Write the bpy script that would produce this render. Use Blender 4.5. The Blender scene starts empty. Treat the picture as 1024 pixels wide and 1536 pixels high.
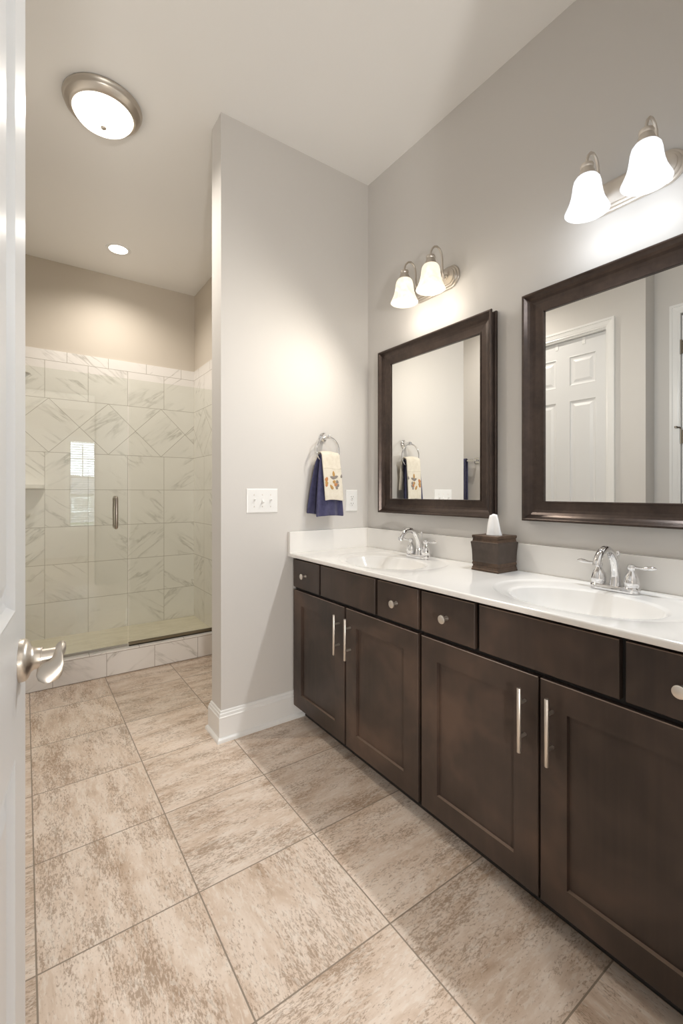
import bpy, bmesh, math, random
from mathutils import Vector, Matrix
random.seed(7)
S = bpy.context.scene
COL = S.collection
PI = math.pi

# ------------------------------------------------------------------ camera
CAM_Z = 1.205
YAW = math.radians(35.16)
F_PX, HORIZON = 675.0, 738.35
cd = bpy.data.cameras.new('camera')
cam = bpy.data.objects.new('camera', cd)
COL.objects.link(cam)
cd.sensor_fit = 'HORIZONTAL'
cd.sensor_width = 36.0
cd.lens = F_PX / 1024 * 36.0
cd.shift_y = (HORIZON - 768.0) / 1024
cd.clip_start = 0.02
cam.location = (0, 0, CAM_Z)
cam.rotation_euler = (PI / 2, 0, -YAW)
S.camera = cam

# ------------------------------------------------------------------ world, exposure, light levels
SKY = 11.0                # daylight outside the bedroom window
BULB_WARM, BULB_COOL = 5.0, 5.0      # glow of the bulbs themselves
SPOT_WARM, SPOT_COOL = 8.0, 13.0    # watts thrown into the room by each vanity bulb
POOL_WARM, POOL_COOL = 0.55, 0.42    # watts that wash the wall
SHADE_GLOW = 0.66          # glow of the vanity shades
FLUSH, FLUSH_W = 2.0, 30.0           # glow of the flush dome, its watts
DOWN, DOWN_W = 5.0, 36.0             # shower downlight
BED_FILL, BED_FILL_W = 2.0, 88.0         # added unseen bedroom fill lamp: shade glow, watts
WARM = (1.0, 0.92, 0.80)
WARM2 = (1.0, 0.925, 0.83)
COOL = (0.90, 0.95, 1.0)
w = bpy.data.worlds.new('sky')
S.world = w
w.use_nodes = True
bg = w.node_tree.nodes['Background']
bg.inputs[0].default_value = (0.78, 0.88, 1.0, 1)
bg.inputs[1].default_value = SKY
S.view_settings.view_transform = 'Standard'
S.view_settings.look = 'None'
S.view_settings.gamma = 1.0
S.view_settings.use_curve_mapping = False
S.view_settings.exposure = 0.76
S.cycles.use_denoising = True
S.cycles.max_bounces = 14
S.cycles.diffuse_bounces = 8
S.cycles.glossy_bounces = 8
S.cycles.transmission_bounces = 10
S.cycles.transparent_max_bounces = 12
S.cycles.sample_clamp_indirect = 8.0
S.cycles.caustics_reflective = False
S.cycles.caustics_refractive = False

# ------------------------------------------------------------------ node helper
class NT:
    def __init__(s, name):
        s.m = bpy.data.materials.new(name)
        s.m.use_nodes = True
        s.t = s.m.node_tree
        s.b = s.t.nodes['Principled BSDF']
        s.out = s.t.nodes['Material Output']
    def put(s, sock, v):
        if isinstance(v, bpy.types.NodeSocket):
            s.t.links.new(v, sock)
        elif isinstance(v, (tuple, list)):
            sock.default_value = tuple(v) + (1.0,) if len(v) == 3 and len(sock.default_value) == 4 else tuple(v)
        else:
            sock.default_value = v
    def n(s, typ, ins=None, **kw):
        nd = s.t.nodes.new(typ)
        for k, v in kw.items():
            setattr(nd, k, v)
        for k, v in (ins or {}).items():
            s.put(nd.inputs[k], v)
        return nd
    def ma(s, op, a, b=0.0, c=0.0):
        return s.n('ShaderNodeMath', {0: a, 1: b, 2: c}, operation=op).outputs[0]
    def pos(s):
        sp = s.n('ShaderNodeSeparateXYZ', {0: s.n('ShaderNodeNewGeometry').outputs['Position']})
        return sp.outputs
    def vec(s, x=0.0, y=0.0, z=0.0):
        return s.n('ShaderNodeCombineXYZ', {0: x, 1: y, 2: z}).outputs[0]
    def noise(s, v, scale=1.0, detail=2.0, rough=0.5, dist=0.0):
        return s.n('ShaderNodeTexNoise', {'Vector': v, 'Scale': scale, 'Detail': detail, 'Roughness': rough, 'Distortion': dist}).outputs[0]
    def ramp(s, f, stops):
        nd = s.n('ShaderNodeValToRGB', {0: f})
        e = nd.color_ramp.elements
        while len(e) < len(stops):
            e.new(0.5)
        for i, (p, c) in enumerate(stops):
            e[i].position = p
            e[i].color = tuple(c) + (1,) if isinstance(c, (tuple, list)) else (c, c, c, 1)
        return nd.outputs[0]
    def mix(s, f, a, b):
        nd = s.n('ShaderNodeMix', data_type='RGBA')
        s.put(nd.inputs[0], f)
        s.put(nd.inputs[6], a)
        s.put(nd.inputs[7], b)
        return nd.outputs[2]
    def hash(s, v):
        nd = s.n('ShaderNodeTexWhiteNoise', {'Vector': v}, noise_dimensions='3D')
        return nd.outputs[0]
    def bump(s, h, strength=0.2, dist=0.01):
        nd = s.n('ShaderNodeBump', {'Height': h, 'Strength': strength, 'Distance': dist})
        s.put(s.b.inputs['Normal'], nd.outputs[0])
    def set(s, **kw):
        names = dict(col='Base Color', rough='Roughness', metal='Metallic', ior='IOR', coat='Coat Weight', coat_r='Coat Roughness',
                     spec='Specular IOR Level', em='Emission Color', ems='Emission Strength', sheen='Sheen Weight', aniso='Anisotropic')
        for k, v in kw.items():
            s.put(s.b.inputs[names[k]], v)
        return s

def simple(name, col, rough=0.5, metal=0.0, **kw):
    return NT(name).set(col=col, rough=rough, metal=metal, **kw).m

def fract_edge(t, f):               # distance (0..0.5) of a fraction to the nearest whole number
    fr = t.ma('FRACT', f)
    return t.ma('MINIMUM', fr, t.ma('SUBTRACT', 1.0, fr))

def paint(name, col, rough=0.6):
    t = NT(name)
    t.set(col=col, rough=rough)
    g = t.n('ShaderNodeNewGeometry').outputs['Position']
    t.bump(t.noise(g, 260.0, 2.0), 0.06, 0.002)
    return t.m

PAINT = paint('greige_wall_paint', (0.63, 0.61, 0.585))
PAINT_WARM = paint('warm_lit_wall_paint', (0.60, 0.545, 0.47))  # wall paint with the warm lamp light put into its colour
CEIL = paint('ceiling_paint', (0.86, 0.85, 0.83))
TRIM = simple('white_trim_paint', (0.80, 0.80, 0.79), 0.28)
DOORP = simple('white_door_paint', (0.72, 0.725, 0.73), 0.34)

def floor_tile():
    t = NT('travertine_look_floor_tile')
    X, Y, Z = t.pos()
    pitch = 0.405
    u = t.ma('DIVIDE', t.ma('SUBTRACT', X, 0.43), pitch)
    v = t.ma('DIVIDE', t.ma('SUBTRACT', Y, 1.3547), pitch)
    edge = t.ma('MULTIPLY', t.ma('MINIMUM', fract_edge(t, u), fract_edge(t, v)), pitch)
    grout = t.ma('LESS_THAN', edge, 0.0021)
    idv = t.vec(t.ma('FLOOR', u), t.ma('FLOOR', v), 3.0)
    h = t.hash(idv)
    sw = t.ma('GREATER_THAN', h, 0.62)
    A = t.ma('ADD', t.ma('MULTIPLY', X, t.ma('SUBTRACT', 1.0, sw)), t.ma('MULTIPLY', Y, sw))
    B = t.ma('ADD', t.ma('MULTIPLY', Y, t.ma('SUBTRACT', 1.0, sw)), t.ma('MULTIPLY', X, sw))
    off = t.ma('MULTIPLY', h, 57.0)
    p1 = t.vec(t.ma('MULTIPLY', A, 4.0), t.ma('MULTIPLY', B, 13.0), off)
    n1 = t.noise(p1, 1.0, 8.0, 0.62, 0.5)
    base = t.ramp(n1, [(0.30, (0.49, 0.36, 0.265)), (0.44, (0.645, 0.515, 0.415)), (0.60, (0.75, 0.64, 0.55)), (0.8, (0.67, 0.545, 0.45))])
    p2 = t.vec(t.ma('MULTIPLY', A, 70.0), t.ma('MULTIPLY', B, 190.0), off)
    n2 = t.noise(p2, 1.0, 8.0, 0.78, 0.3)
    patch = t.noise(t.vec(t.ma('MULTIPLY', A, 4.5), t.ma('MULTIPLY', B, 14.0), t.ma('ADD', off, 9.0)), 1.0, 4.0, 0.6)
    sp = t.ma('ADD', n2, t.ma('MULTIPLY', t.ma('SUBTRACT', patch, 0.5), 0.54))
    spm = t.ramp(sp, [(0.51, 0.0), (0.585, 1.0)])
    c = t.mix(t.ma('MULTIPLY', spm, 0.68), base, (0.285, 0.19, 0.12))
    p3 = t.vec(t.ma('MULTIPLY', A, 26.0), t.ma('MULTIPLY', B, 90.0), t.ma('ADD', off, 21.0))
    lt = t.ramp(t.noise(p3, 1.0, 5.0, 0.65, 0.4), [(0.53, 0.0), (0.60, 1.0)])
    c = t.mix(t.ma('MULTIPLY', lt, 0.42), c, (0.80, 0.74, 0.67))
    tint = t.ma('ADD', 0.93, t.ma('MULTIPLY', t.hash(t.vec(t.ma('FLOOR', u), t.ma('FLOOR', v), 8.0)), 0.14))
    c = t.n('ShaderNodeVectorMath', {0: c, 'Scale': tint}, operation='SCALE').outputs[0]
    c = t.mix(grout, c, (0.27, 0.215, 0.165))
    t.set(col=c, rough=t.ma('ADD', 0.36, t.ma('MULTIPLY', spm, 0.18)))
    hgt = t.ma('SUBTRACT', t.ma('MULTIPLY', spm, -0.25), t.ma('MULTIPLY', grout, 1.0))
    t.bump(hgt, 0.25, 0.002)
    return t.m

def marble(t, a, b, idv, h):
    """white marble-look tile colour; a, b run across and up the tile, the vein direction flips by tile"""
    flip = t.ma('SUBTRACT', t.ma('MULTIPLY', t.ma('GREATER_THAN', h, 0.45), 2.0), 1.0)
    off = t.ma('MULTIPLY', h, 37.0)
    p = t.ma('ADD', t.ma('MULTIPLY', a, 0.80), t.ma('MULTIPLY', t.ma('MULTIPLY', b, flip), 0.60))
    q = t.ma('SUBTRACT', t.ma('MULTIPLY', b, 0.80), t.ma('MULTIPLY', t.ma('MULTIPLY', a, flip), 0.60))
    q = t.ma('MULTIPLY', q, 1.0)
    n = t.noise(t.vec(t.ma('MULTIPLY', p, 1.6), t.ma('MULTIPLY', q, 8.5), off), 1.0, 5.0, 0.55, 0.35)
    ridge = t.ma('ABSOLUTE', t.ma('SUBTRACT', n, 0.5))
    vein = t.ramp(ridge, [(0.0, 1.0), (0.011, 0.5), (0.038, 0.0)])
    gate = t.ramp(t.noise(t.vec(t.ma('MULTIPLY', p, 3.0), t.ma('MULTIPLY', q, 4.0), t.ma('ADD', off, 5.0)), 1.0, 3.0), [(0.46, 0.0), (0.64, 1.0)])
    soft = t.ramp(t.noise(t.vec(t.ma('MULTIPLY', p, 2.0), t.ma('MULTIPLY', q, 6.0), t.ma('ADD', off, 11.0)), 1.0, 4.0), [(0.42, 0.0), (0.75, 1.0)])
    c = t.mix(t.ma('MULTIPLY', soft, 0.20), (0.80, 0.775, 0.745), (0.60, 0.575, 0.54))
    c = t.mix(t.ma('MULTIPLY', t.ma('MULTIPLY', vein, gate), 0.62), c, (0.34, 0.325, 0.285))
    return c

def shower_tile(name, axis, x0, dx=0.4245):
    t = NT(name)
    o = t.pos()
    A, Zz = o[axis], o[2]
    u = t.ma('DIVIDE', t.ma('SUBTRACT', A, x0), 0.3003)
    v = t.ma('DIVIDE', t.ma('SUBTRACT', Zz, 0.031), 0.2985)
    v2 = t.ma('DIVIDE', t.ma('SUBTRACT', Zz, 1.952), 0.2985)
    du = t.ma('DIVIDE', t.ma('SUBTRACT', A, x0 + 0.026), dx)
    dw = t.ma('DIVIDE', t.ma('SUBTRACT', Zz, 1.738), 0.428)
    dp = t.ma('SUBTRACT', t.ma('ADD', du, dw), 0.5)
    dm = t.ma('SUBTRACT', t.ma('SUBTRACT', du, dw), 0.5)
    band = t.ma('MULTIPLY', t.ma('GREATER_THAN', Zz, 1.5235), t.ma('LESS_THAN', Zz, 1.952))
    top = t.ma('GREATER_THAN', Zz, 1.952)
    cap = t.ma('GREATER_THAN', Zz, 2.2505)
    g = 0.0016
    ev = t.ma('MULTIPLY', fract_edge(t, u), 0.3003)
    eh = t.ma('MULTIPLY', fract_edge(t, v), 0.2985)
    eh2 = t.ma('MULTIPLY', fract_edge(t, v2), 0.2985)
    ucap = t.ma('ADD', u, 0.5)
    evc = t.ma('MULTIPLY', fract_edge(t, ucap), 0.3003)
    ed = t.ma('MULTIPLY', t.ma('MINIMUM', fract_edge(t, dp), fract_edge(t, dm)), 0.30)
    lo_e = t.ma('MINIMUM', ev, eh)
    hi_v = t.ma('ADD', t.ma('MULTIPLY', ev, t.ma('SUBTRACT', 1.0, cap)), t.ma('MULTIPLY', evc, cap))
    hi_e = t.ma('MINIMUM', hi_v, eh2)
    bd_e = t.ma('MINIMUM', ed, t.ma('MINIMUM', t.ma('ABSOLUTE', t.ma('SUBTRACT', Zz, 1.5235)), t.ma('ABSOLUTE', t.ma('SUBTRACT', Zz, 1.952))))
    e = t.ma('ADD', t.ma('MULTIPLY', lo_e, t.ma('SUBTRACT', 1.0, t.ma('MAXIMUM', band, top))), t.ma('ADD', t.ma('MULTIPLY', bd_e, band), t.ma('MULTIPLY', hi_e, top)))
    grout = t.ma('LESS_THAN', e, g)
    fu = t.ma('FLOOR', t.ma('ADD', u, t.ma('MULTIPLY', cap, 0.5)))
    id_s = t.ma('ADD', t.ma('MULTIPLY', fu, 3.1), t.ma('MULTIPLY', t.ma('FLOOR', v), 17.0))
    id_d = t.ma('ADD', t.ma('MULTIPLY', t.ma('FLOOR', dp), 5.3), t.ma('MULTIPLY', t.ma('FLOOR', dm), 23.0))
    idd = t.ma('ADD', t.ma('MULTIPLY', id_d, band), t.ma('MULTIPLY', id_s, t.ma('SUBTRACT', 1.0, band)))
    h = t.hash(t.vec(idd, band, 2.0))
    c = marble(t, A, Zz, idd, h)
    c = t.mix(grout, c, (0.36, 0.33, 0.28))
    t.set(col=c, rough=0.22)
    t.bump(t.ma('MULTIPLY', grout, -1.0), 0.25, 0.002)
    return t.m

def curb_tile():
    t = NT('marble_look_curb_tile')
    X, Y, Z = t.pos()
    u = t.ma('DIVIDE', t.ma('SUBTRACT', X, 0.142), 0.2965)
    uc = t.ma('DIVIDE', t.ma('SUBTRACT', X, 0.34), 0.2965)
    top = t.ma('GREATER_THAN', Z, 0.1515)
    ue = t.ma('ADD', t.ma('MULTIPLY', fract_edge(t, u), t.ma('SUBTRACT', 1.0, top)), t.ma('MULTIPLY', fract_edge(t, uc), top))
    e = t.ma('MINIMUM', t.ma('MULTIPLY', ue, 0.2965), t.ma('ABSOLUTE', t.ma('SUBTRACT', Z, 0.1515)))
    e = t.ma('MINIMUM', e, t.ma('MAXIMUM', 0.0, t.ma('SUBTRACT', Z, 0.003)))
    grout = t.ma('LESS_THAN', e, 0.0014)
    h = t.hash(t.vec(t.ma('FLOOR', u), top, 4.0))
    c = marble(t, X, t.ma('ADD', Z, t.ma('MULTIPLY', Y, 0.8)), u, h)
    c = t.mix(grout, c, (0.30, 0.26, 0.22))
    t.set(col=c, rough=0.25)
    return t.m

def pan_tile():
    t = NT('pale_mosaic_shower_floor')
    X, Y, Z = t.pos()
    br = t.n('ShaderNodeTexBrick', {'Vector': t.vec(X, Y, 0.0), 'Scale': 1.0, 'Color1': (0.70, 0.655, 0.53), 'Color2': (0.60, 0.555, 0.43),
             'Mortar': (0.66, 0.63, 0.55), 'Mortar Size': 0.0012, 'Brick Width': 0.10, 'Row Height': 0.018}, offset=0.5)
    t.set(col=br.outputs[0], rough=0.35)
    return t.m

def espresso():
    t = NT('espresso_stained_wood')
    X, Y, Z = t.pos()
    g = t.n('ShaderNodeNewGeometry').outputs['Position']
    big = t.noise(g, 3.6, 3.0, 0.55, 0.3)
    grain = t.noise(t.vec(t.ma('MULTIPLY', X, 60.0), t.ma('MULTIPLY', Y, 60.0), t.ma('MULTIPLY', Z, 2.2)), 1.0, 4.0, 0.6, 0.3)
    c = t.ramp(big, [(0.32, (0.033, 0.0235, 0.0190)), (0.50, (0.058, 0.040, 0.032)), (0.68, (0.108, 0.069, 0.051))])
    c = t.mix(t.ma('MULTIPLY', t.ramp(grain, [(0.4, 0.0), (0.72, 1.0)]), 0.16), c, (0.090, 0.058, 0.043))
    t.set(col=c, rough=t.ma('ADD', 0.30, t.ma('MULTIPLY', big, 0.16)), spec=0.38)
    t.bump(grain, 0.04, 0.001)
    return t.m

def bronze(name, ca, cb, rough, metal):
    t = NT(name)
    X, Y, Z = t.pos()
    n = t.noise(t.vec(t.ma('MULTIPLY', X, 40.0), t.ma('MULTIPLY', Y, 40.0), t.ma('MULTIPLY', Z, 40.0)), 1.0, 5.0, 0.7, 0.2)
    big = t.noise(t.vec(X, Y, Z), 7.0, 3.0)
    f = t.ma('ADD', t.ma('MULTIPLY', n, 0.5), t.ma('MULTIPLY', big, 0.5))
    t.set(col=t.ramp(f, [(0.35, ca), (0.65, cb)]), rough=rough, metal=metal)
    t.bump(n, 0.05, 0.001)
    return t.m

def brushed(name, col, rough=0.28):
    t = NT(name)
    g = t.n('ShaderNodeNewGeometry').outputs['Position']
    n = t.noise(g, 90.0, 3.0, 0.6)
    t.set(col=col, metal=1.0, rough=t.ma('ADD', rough - 0.04, t.ma('MULTIPLY', n, 0.1)))
    return t.m

def cloth(name, ca, cb):
    t = NT(name)
    g = t.n('ShaderNodeNewGeometry').outputs['Position']
    n = t.noise(g, 420.0, 3.0, 0.7)
    m = t.noise(g, 45.0, 2.0)
    t.set(col=t.ramp(t.ma('ADD', t.ma('MULTIPLY', n, 0.6), t.ma('MULTIPLY', m, 0.4)), [(0.35, ca), (0.65, cb)]), rough=0.95, sheen=0.25)
    t.bump(n, 0.5, 0.003)
    return t.m

def glass_pane(name, tint):
    t = NT(name)
    gm = t.n('ShaderNodeNewGeometry')
    dt = t.n('ShaderNodeVectorMath', {0: gm.outputs['Incoming'], 1: gm.outputs['Normal']}, operation='DOT_PRODUCT').outputs['Value']
    sch = t.ma('POWER', t.ma('SUBTRACT', 1.0, t.ma('ABSOLUTE', dt)), 5.0)
    fac = t.ma('ADD', 0.04, t.ma('MULTIPLY', sch, 0.96))
    tr = t.n('ShaderNodeBsdfTransparent', {'Color': tint})
    gl = t.n('ShaderNodeBsdfGlossy', {'Color': (1, 1, 1, 1), 'Roughness': 0.0})
    mx = t.n('ShaderNodeMixShader', {0: fac, 1: tr.outputs[0], 2: gl.outputs[0]})
    t.t.links.new(mx.outputs[0], t.out.inputs[0])
    return t.m

def glow(name, col, strength):
    t = NT(name)
    e = t.n('ShaderNodeEmission', {'Color': tuple(col) + (1,), 'Strength': strength})
    t.t.links.new(e.outputs[0], t.out.inputs[0])
    return t.m

def shade_glass(name, col, strength, trans):
    """alabaster lamp glass: lets the bulb's light through and glows a little with it"""
    t = NT(name)
    g = t.n('ShaderNodeTexCoord').outputs['Object']
    n = t.noise(g, 14.0, 4.0, 0.6, 1.2)
    sw = t.ramp(n, [(0.40, 0.80), (0.60, 1.0)])
    tc = t.n('ShaderNodeVectorMath', {0: trans, 'Scale': sw}, operation='SCALE').outputs[0]
    tl = t.n('ShaderNodeBsdfTranslucent', {'Color': tc})
    df = t.n('ShaderNodeBsdfDiffuse', {'Color': t.n('ShaderNodeVectorMath', {0: (0.30, 0.30, 0.30), 'Scale': sw}, operation='SCALE').outputs[0]})
    mx = t.n('ShaderNodeMixShader', {0: 0.35, 1: tl.outputs[0], 2: df.outputs[0]})
    e = t.n('ShaderNodeEmission', {'Color': tuple(col) + (1,), 'Strength': t.ma('MULTIPLY', sw, strength)})
    ad = t.n('ShaderNodeAddShader', {0: mx.outputs[0], 1: e.outputs[0]})
    gl = t.n('ShaderNodeBsdfGlossy', {'Color': (1, 1, 1, 1), 'Roughness': 0.15})
    m2 = t.n('ShaderNodeMixShader', {0: 0.05, 1: ad.outputs[0], 2: gl.outputs[0]})
    t.t.links.new(m2.outputs[0], t.out.inputs[0])
    return t.m

FLOOR = floor_tile()
T_BACK = shower_tile('marble_look_wall_tile', 0, 0.131)
T_SIDE = shower_tile('marble_look_side_tile', 1, 3.96, 0.4245)
T_CURB = curb_tile()
T_PAN = pan_tile()
WOOD = espresso()
WORN_LIT = simple('worn_lit_wood_edge', (0.20, 0.145, 0.11), 0.4)  # worn edges, plus the highlight of up-facing edges painted in
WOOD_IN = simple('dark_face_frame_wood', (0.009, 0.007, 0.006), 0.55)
FRAME = bronze('bronze_mirror_frame', (0.042, 0.030, 0.025), (0.080, 0.056, 0.045), 0.28, 0.55)
BOXM = bronze('bronze_tissue_cover', (0.060, 0.046, 0.038), (0.095, 0.072, 0.060), 0.40, 0.45)
BOXM2 = bronze('rubbed_bronze_border', (0.045, 0.030, 0.022), (0.155, 0.098, 0.066), 0.45, 0.45)
NICKEL = brushed('brushed_nickel', (0.76, 0.71, 0.65), 0.40)
NICKEL_W = brushed('warm_brushed_nickel', (0.60, 0.55, 0.49), 0.34)
CHROME = simple('polished_chrome', (0.80, 0.80, 0.81), 0.04, 1.0)
PEWTER = brushed('dark_brushed_steel', (0.42, 0.38, 0.33), 0.32)
COUNTER = simple('white_cultured_marble', (0.80, 0.785, 0.76), 0.14, 0.0, coat=0.3, coat_r=0.05)
MIRROR = simple('mirror_silver', (0.90, 0.905, 0.89), 0.0, 1.0)
PLASTIC = simple('white_switch_plastic', (0.82, 0.82, 0.81), 0.3)
SLOT = simple('dark_slot', (0.03, 0.03, 0.03), 0.6)
GLASS = glass_pane('shower_glass', (0.955, 0.967, 0.945, 1))
WINGLASS = glass_pane('window_glass', (0.97, 0.98, 0.98, 1))
CREAM = cloth('cream_terry', (0.66, 0.60, 0.49), (0.80, 0.75, 0.65))
NAVY = cloth('navy_terry', (0.028, 0.028, 0.072), (0.070, 0.068, 0.15))
TISSUE = NT('tissue_paper').set(col=(0.88, 0.88, 0.88), rough=0.9).m
CARPET = simple('beige_carpet', (0.50, 0.44, 0.37), 0.95)
BLIND = simple('white_blind_slat', (0.80, 0.80, 0.80), 0.4)
ANTIQUE = brushed('aged_bronze_hinge', (0.24, 0.21, 0.17), 0.4)

# ------------------------------------------------------------------ mesh helper
class MB:
    def __init__(s):
        s.v, s.f, s.sm, s.mi = [], [], [], {}
    def add(s, vs, fs, smooth=False):
        o = len(s.v)
        s.v += [tuple(p) for p in vs]
        s.f += [tuple(i + o for i in f) for f in fs]
        s.sm += [smooth] * len(fs)
        return s
    def box(s, x0, x1, y0, y1, z0, z1, bevel=0.0, seg=2):
        x0, x1 = min(x0, x1), max(x0, x1); y0, y1 = min(y0, y1), max(y0, y1); z0, z1 = min(z0, z1), max(z0, z1)
        bm = bmesh.new()
        bmesh.ops.create_cube(bm, size=1.0)
        for q in bm.verts:
            q.co = Vector(((x0 + x1) / 2 + q.co.x * (x1 - x0), (y0 + y1) / 2 + q.co.y * (y1 - y0), (z0 + z1) / 2 + q.co.z * (z1 - z0)))
        if bevel:
            bmesh.ops.bevel(bm, geom=bm.edges[:], offset=bevel, segments=seg, affect='EDGES', profile=0.6)
        bm.verts.index_update()
        s.add([q.co for q in bm.verts], [[q.index for q in f.verts] for f in bm.faces])
        bm.free()
        return s
    def lathe(s, prof, c=(0, 0, 0), n=32, axis='Z', sx=1.0, sy=1.0, closed=False, smooth=True):
        """prof: (radius, height) pairs turned about an axis through c"""
        vs, fs = [], []
        for r, h in prof:
            for k in range(n):
                a = 2 * PI * k / n
                p, q = r * math.cos(a) * sx, r * math.sin(a) * sy
                if axis == 'Z': vs.append((c[0] + p, c[1] + q, c[2] + h))
                elif axis == 'X': vs.append((c[0] + h, c[1] + p, c[2] + q))
                else: vs.append((c[0] + q, c[1] + h, c[2] + p))
        m = len(prof)
        for i in range(m - 1):
            for k in range(n):
                k2 = (k + 1) % n
                fs.append((i * n + k, i * n + k2, (i + 1) * n + k2, (i + 1) * n + k))
        if prof[0][0] > 1e-6 and closed: fs.append(tuple(range(n))[::-1])
        if prof[-1][0] > 1e-6 and closed: fs.append(tuple((m - 1) * n + k for k in range(n)))
        return s.add(vs, fs, smooth)
    def tube(s, pts, rad, n=14, cap=True, flat=1.0, up=None):
        """round (or flattened) bar along points; rad one value or one for each point"""
        pts = [Vector(p) for p in pts]
        if not isinstance(rad, (list, tuple)): rad = [rad] * len(pts)
        vs, fs = [], []
        prev = None
        for i, p in enumerate(pts):
            a = pts[max(i - 1, 0)]; b = pts[min(i + 1, len(pts) - 1)]
            d = (b - a).normalized()
            if prev is None:
                ref = Vector(up) if up else (Vector((0, 0, 1)) if abs(d.z) < 0.9 else Vector((1, 0, 0)))
                e1 = (ref - d * ref.dot(d)).normalized()
            else:
                e1 = (prev - d * prev.dot(d)).normalized()
            prev = e1
            e2 = d.cross(e1)
            for k in range(n):
                t = 2 * PI * k / n
                vs.append(p + e1 * (rad[i] * math.cos(t) * flat) + e2 * (rad[i] * math.sin(t)))
        for i in range(len(pts) - 1):
            for k in range(n):
                k2 = (k + 1) % n
                fs.append((i * n + k, i * n + k2, (i + 1) * n + k2, (i + 1) * n + k))
        if cap:
            fs.append(tuple(range(n))[::-1])
            fs.append(tuple((len(pts) - 1) * n + k for k in range(n)))
        return s.add(vs, fs, True)
    def rings(s, loops, close=True, cap0=False, cap1=False, smooth=False):
        n = len(loops[0])
        vs = [p for L in loops for p in L]
        fs = []
        for i in range(len(loops) - 1):
            for k in range(n if close else n - 1):
                k2 = (k + 1) % n
                fs.append((i * n + k, i * n + k2, (i + 1) * n + k2, (i + 1) * n + k))
        if cap0: fs.append(tuple(range(n))[::-1])
        if cap1: fs.append(tuple((len(loops) - 1) * n + k for k in range(n)))
        return s.add(vs, fs, smooth)

def obj(name, mb, mat, parent=None, root=None, **props):
    """link one mesh object; coordinates come in world space and are stored about the thing's base"""
    base = Vector((0, 0, 0))
    r = parent
    while r is not None and r.parent is not None: r = r.parent
    if r is not None: base = r.location
    elif root is not None: base = Vector(root)
    me = bpy.data.meshes.new(name)
    me.from_pydata([tuple(Vector(p) - base) for p in mb.v], [], mb.f)
    me.polygons.foreach_set('use_smooth', mb.sm)
    for k_, v_ in mb.mi.items(): me.polygons[k_].material_index = v_
    bm = bmesh.new(); bm.from_mesh(me)
    bmesh.ops.remove_doubles(bm, verts=bm.verts[:], dist=1e-6)
    bmesh.ops.recalc_face_normals(bm, faces=bm.faces[:])
    bm.to_mesh(me); bm.free()
    if any(mb.sm):
        me.set_sharp_from_angle(angle=math.radians(42))
    for m in (mat if isinstance(mat, (list, tuple)) else [mat]): me.materials.append(m)
    o = bpy.data.objects.new(name, me)
    COL.objects.link(o)
    if parent is not None: o.parent = parent
    elif root is not None: o.location = root
    for k, v in props.items(): o[k] = v
    return o

def thing(name, loc, label, cat, group=None, kind=None):
    o = bpy.data.objects.new(name, None)
    o.empty_display_size = 0.05
    COL.objects.link(o)
    o.location = loc
    o['label'] = label; o['category'] = cat
    if group: o['group'] = group
    if kind: o['kind'] = kind
    return o

def tag(o, label, cat, group=None):
    o['label'] = label; o['category'] = cat
    if group: o['group'] = group
    return o

def struct(name, mb, mat, label, cat):
    return obj(name, mb, mat, None, None, kind='structure', label=label, category=cat)

def dup(root, loc, label):
    """copy a thing with its parts and their sub-parts"""
    r = root.copy(); COL.objects.link(r); r.location = loc; r['label'] = label
    for ch in list(root.children):
        c = ch.copy(); COL.objects.link(c); c.parent = r
        for g in list(ch.children):
            d = g.copy(); COL.objects.link(d); d.parent = c
    return r

def lamp(name, loc, col, watts, kind='SPOT', angle=160, blend=1.0, radius=0.02, tilt=(0, 0, 0), parent=None):
    """the light a lamp gives off, kept with its fixture"""
    l = bpy.data.lights.new(name, kind)
    l.color = col; l.energy = watts; l.shadow_soft_size = radius
    if kind == 'SPOT':
        l.spot_size = math.radians(angle); l.spot_blend = blend
    o = bpy.data.objects.new(name, l)
    COL.objects.link(o)
    o.rotation_euler = tilt
    o.location = Vector(loc) - (parent.location if parent else Vector((0, 0, 0)))
    if parent: o.parent = parent
    return o

# ------------------------------------------------------------------ room dimensions (metres; camera stands at x = y = 0)
XV = 1.69            # vanity wall
P0, P1 = 2.122, 2.252    # partition front and back face
XE = 0.78            # partition end
YB = 4.26            # shower back wall
XS = 1.309           # shower right wall
XL = -0.22           # left wall
XL2 = -0.365         # left wall where it steps back
HC = 3.05            # ceiling
YC = 3.28            # shower curb front
FY0, FY1 = -0.06, 0.07   # front wall with the entrance door
DX0, DX1 = -0.088, 0.752 # entrance opening
DH = 2.44            # door height

# ------------------------------------------------------------------ shell
struct('floor', MB().box(-0.5, 1.82, FY0 - 0.02, 3.29, -0.06, 0.0), FLOOR, 'beige stone-look square tile bathroom floor', 'floor')
struct('ceiling', MB().box(-0.5, 1.82, FY0, 4.4, HC, HC + 0.08), CEIL, 'smooth white bathroom ceiling', 'ceiling')
struct('wall_right', MB().box(XV, XV + 0.12, FY0, 3.25, 0, HC), PAINT, 'greige wall carrying the mirrors above the vanity', 'wall')
struct('wall_partition', MB().box(XE, XV, P0, P1, 0, HC), PAINT, 'greige partition wall between vanity and shower aisle', 'wall')
struct('wall_back', MB().box(XL - 0.12, XV + 0.12, YB, YB + 0.12, 0, HC), PAINT_WARM, 'back wall above the shower tile, coloured with warm lamplight', 'wall')
struct('wall_shower', MB().box(XS, XV + 0.12, 3.25, YB, 0, HC), PAINT_WARM, 'side wall at the right end of the shower, coloured with warm lamplight', 'wall')

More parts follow.
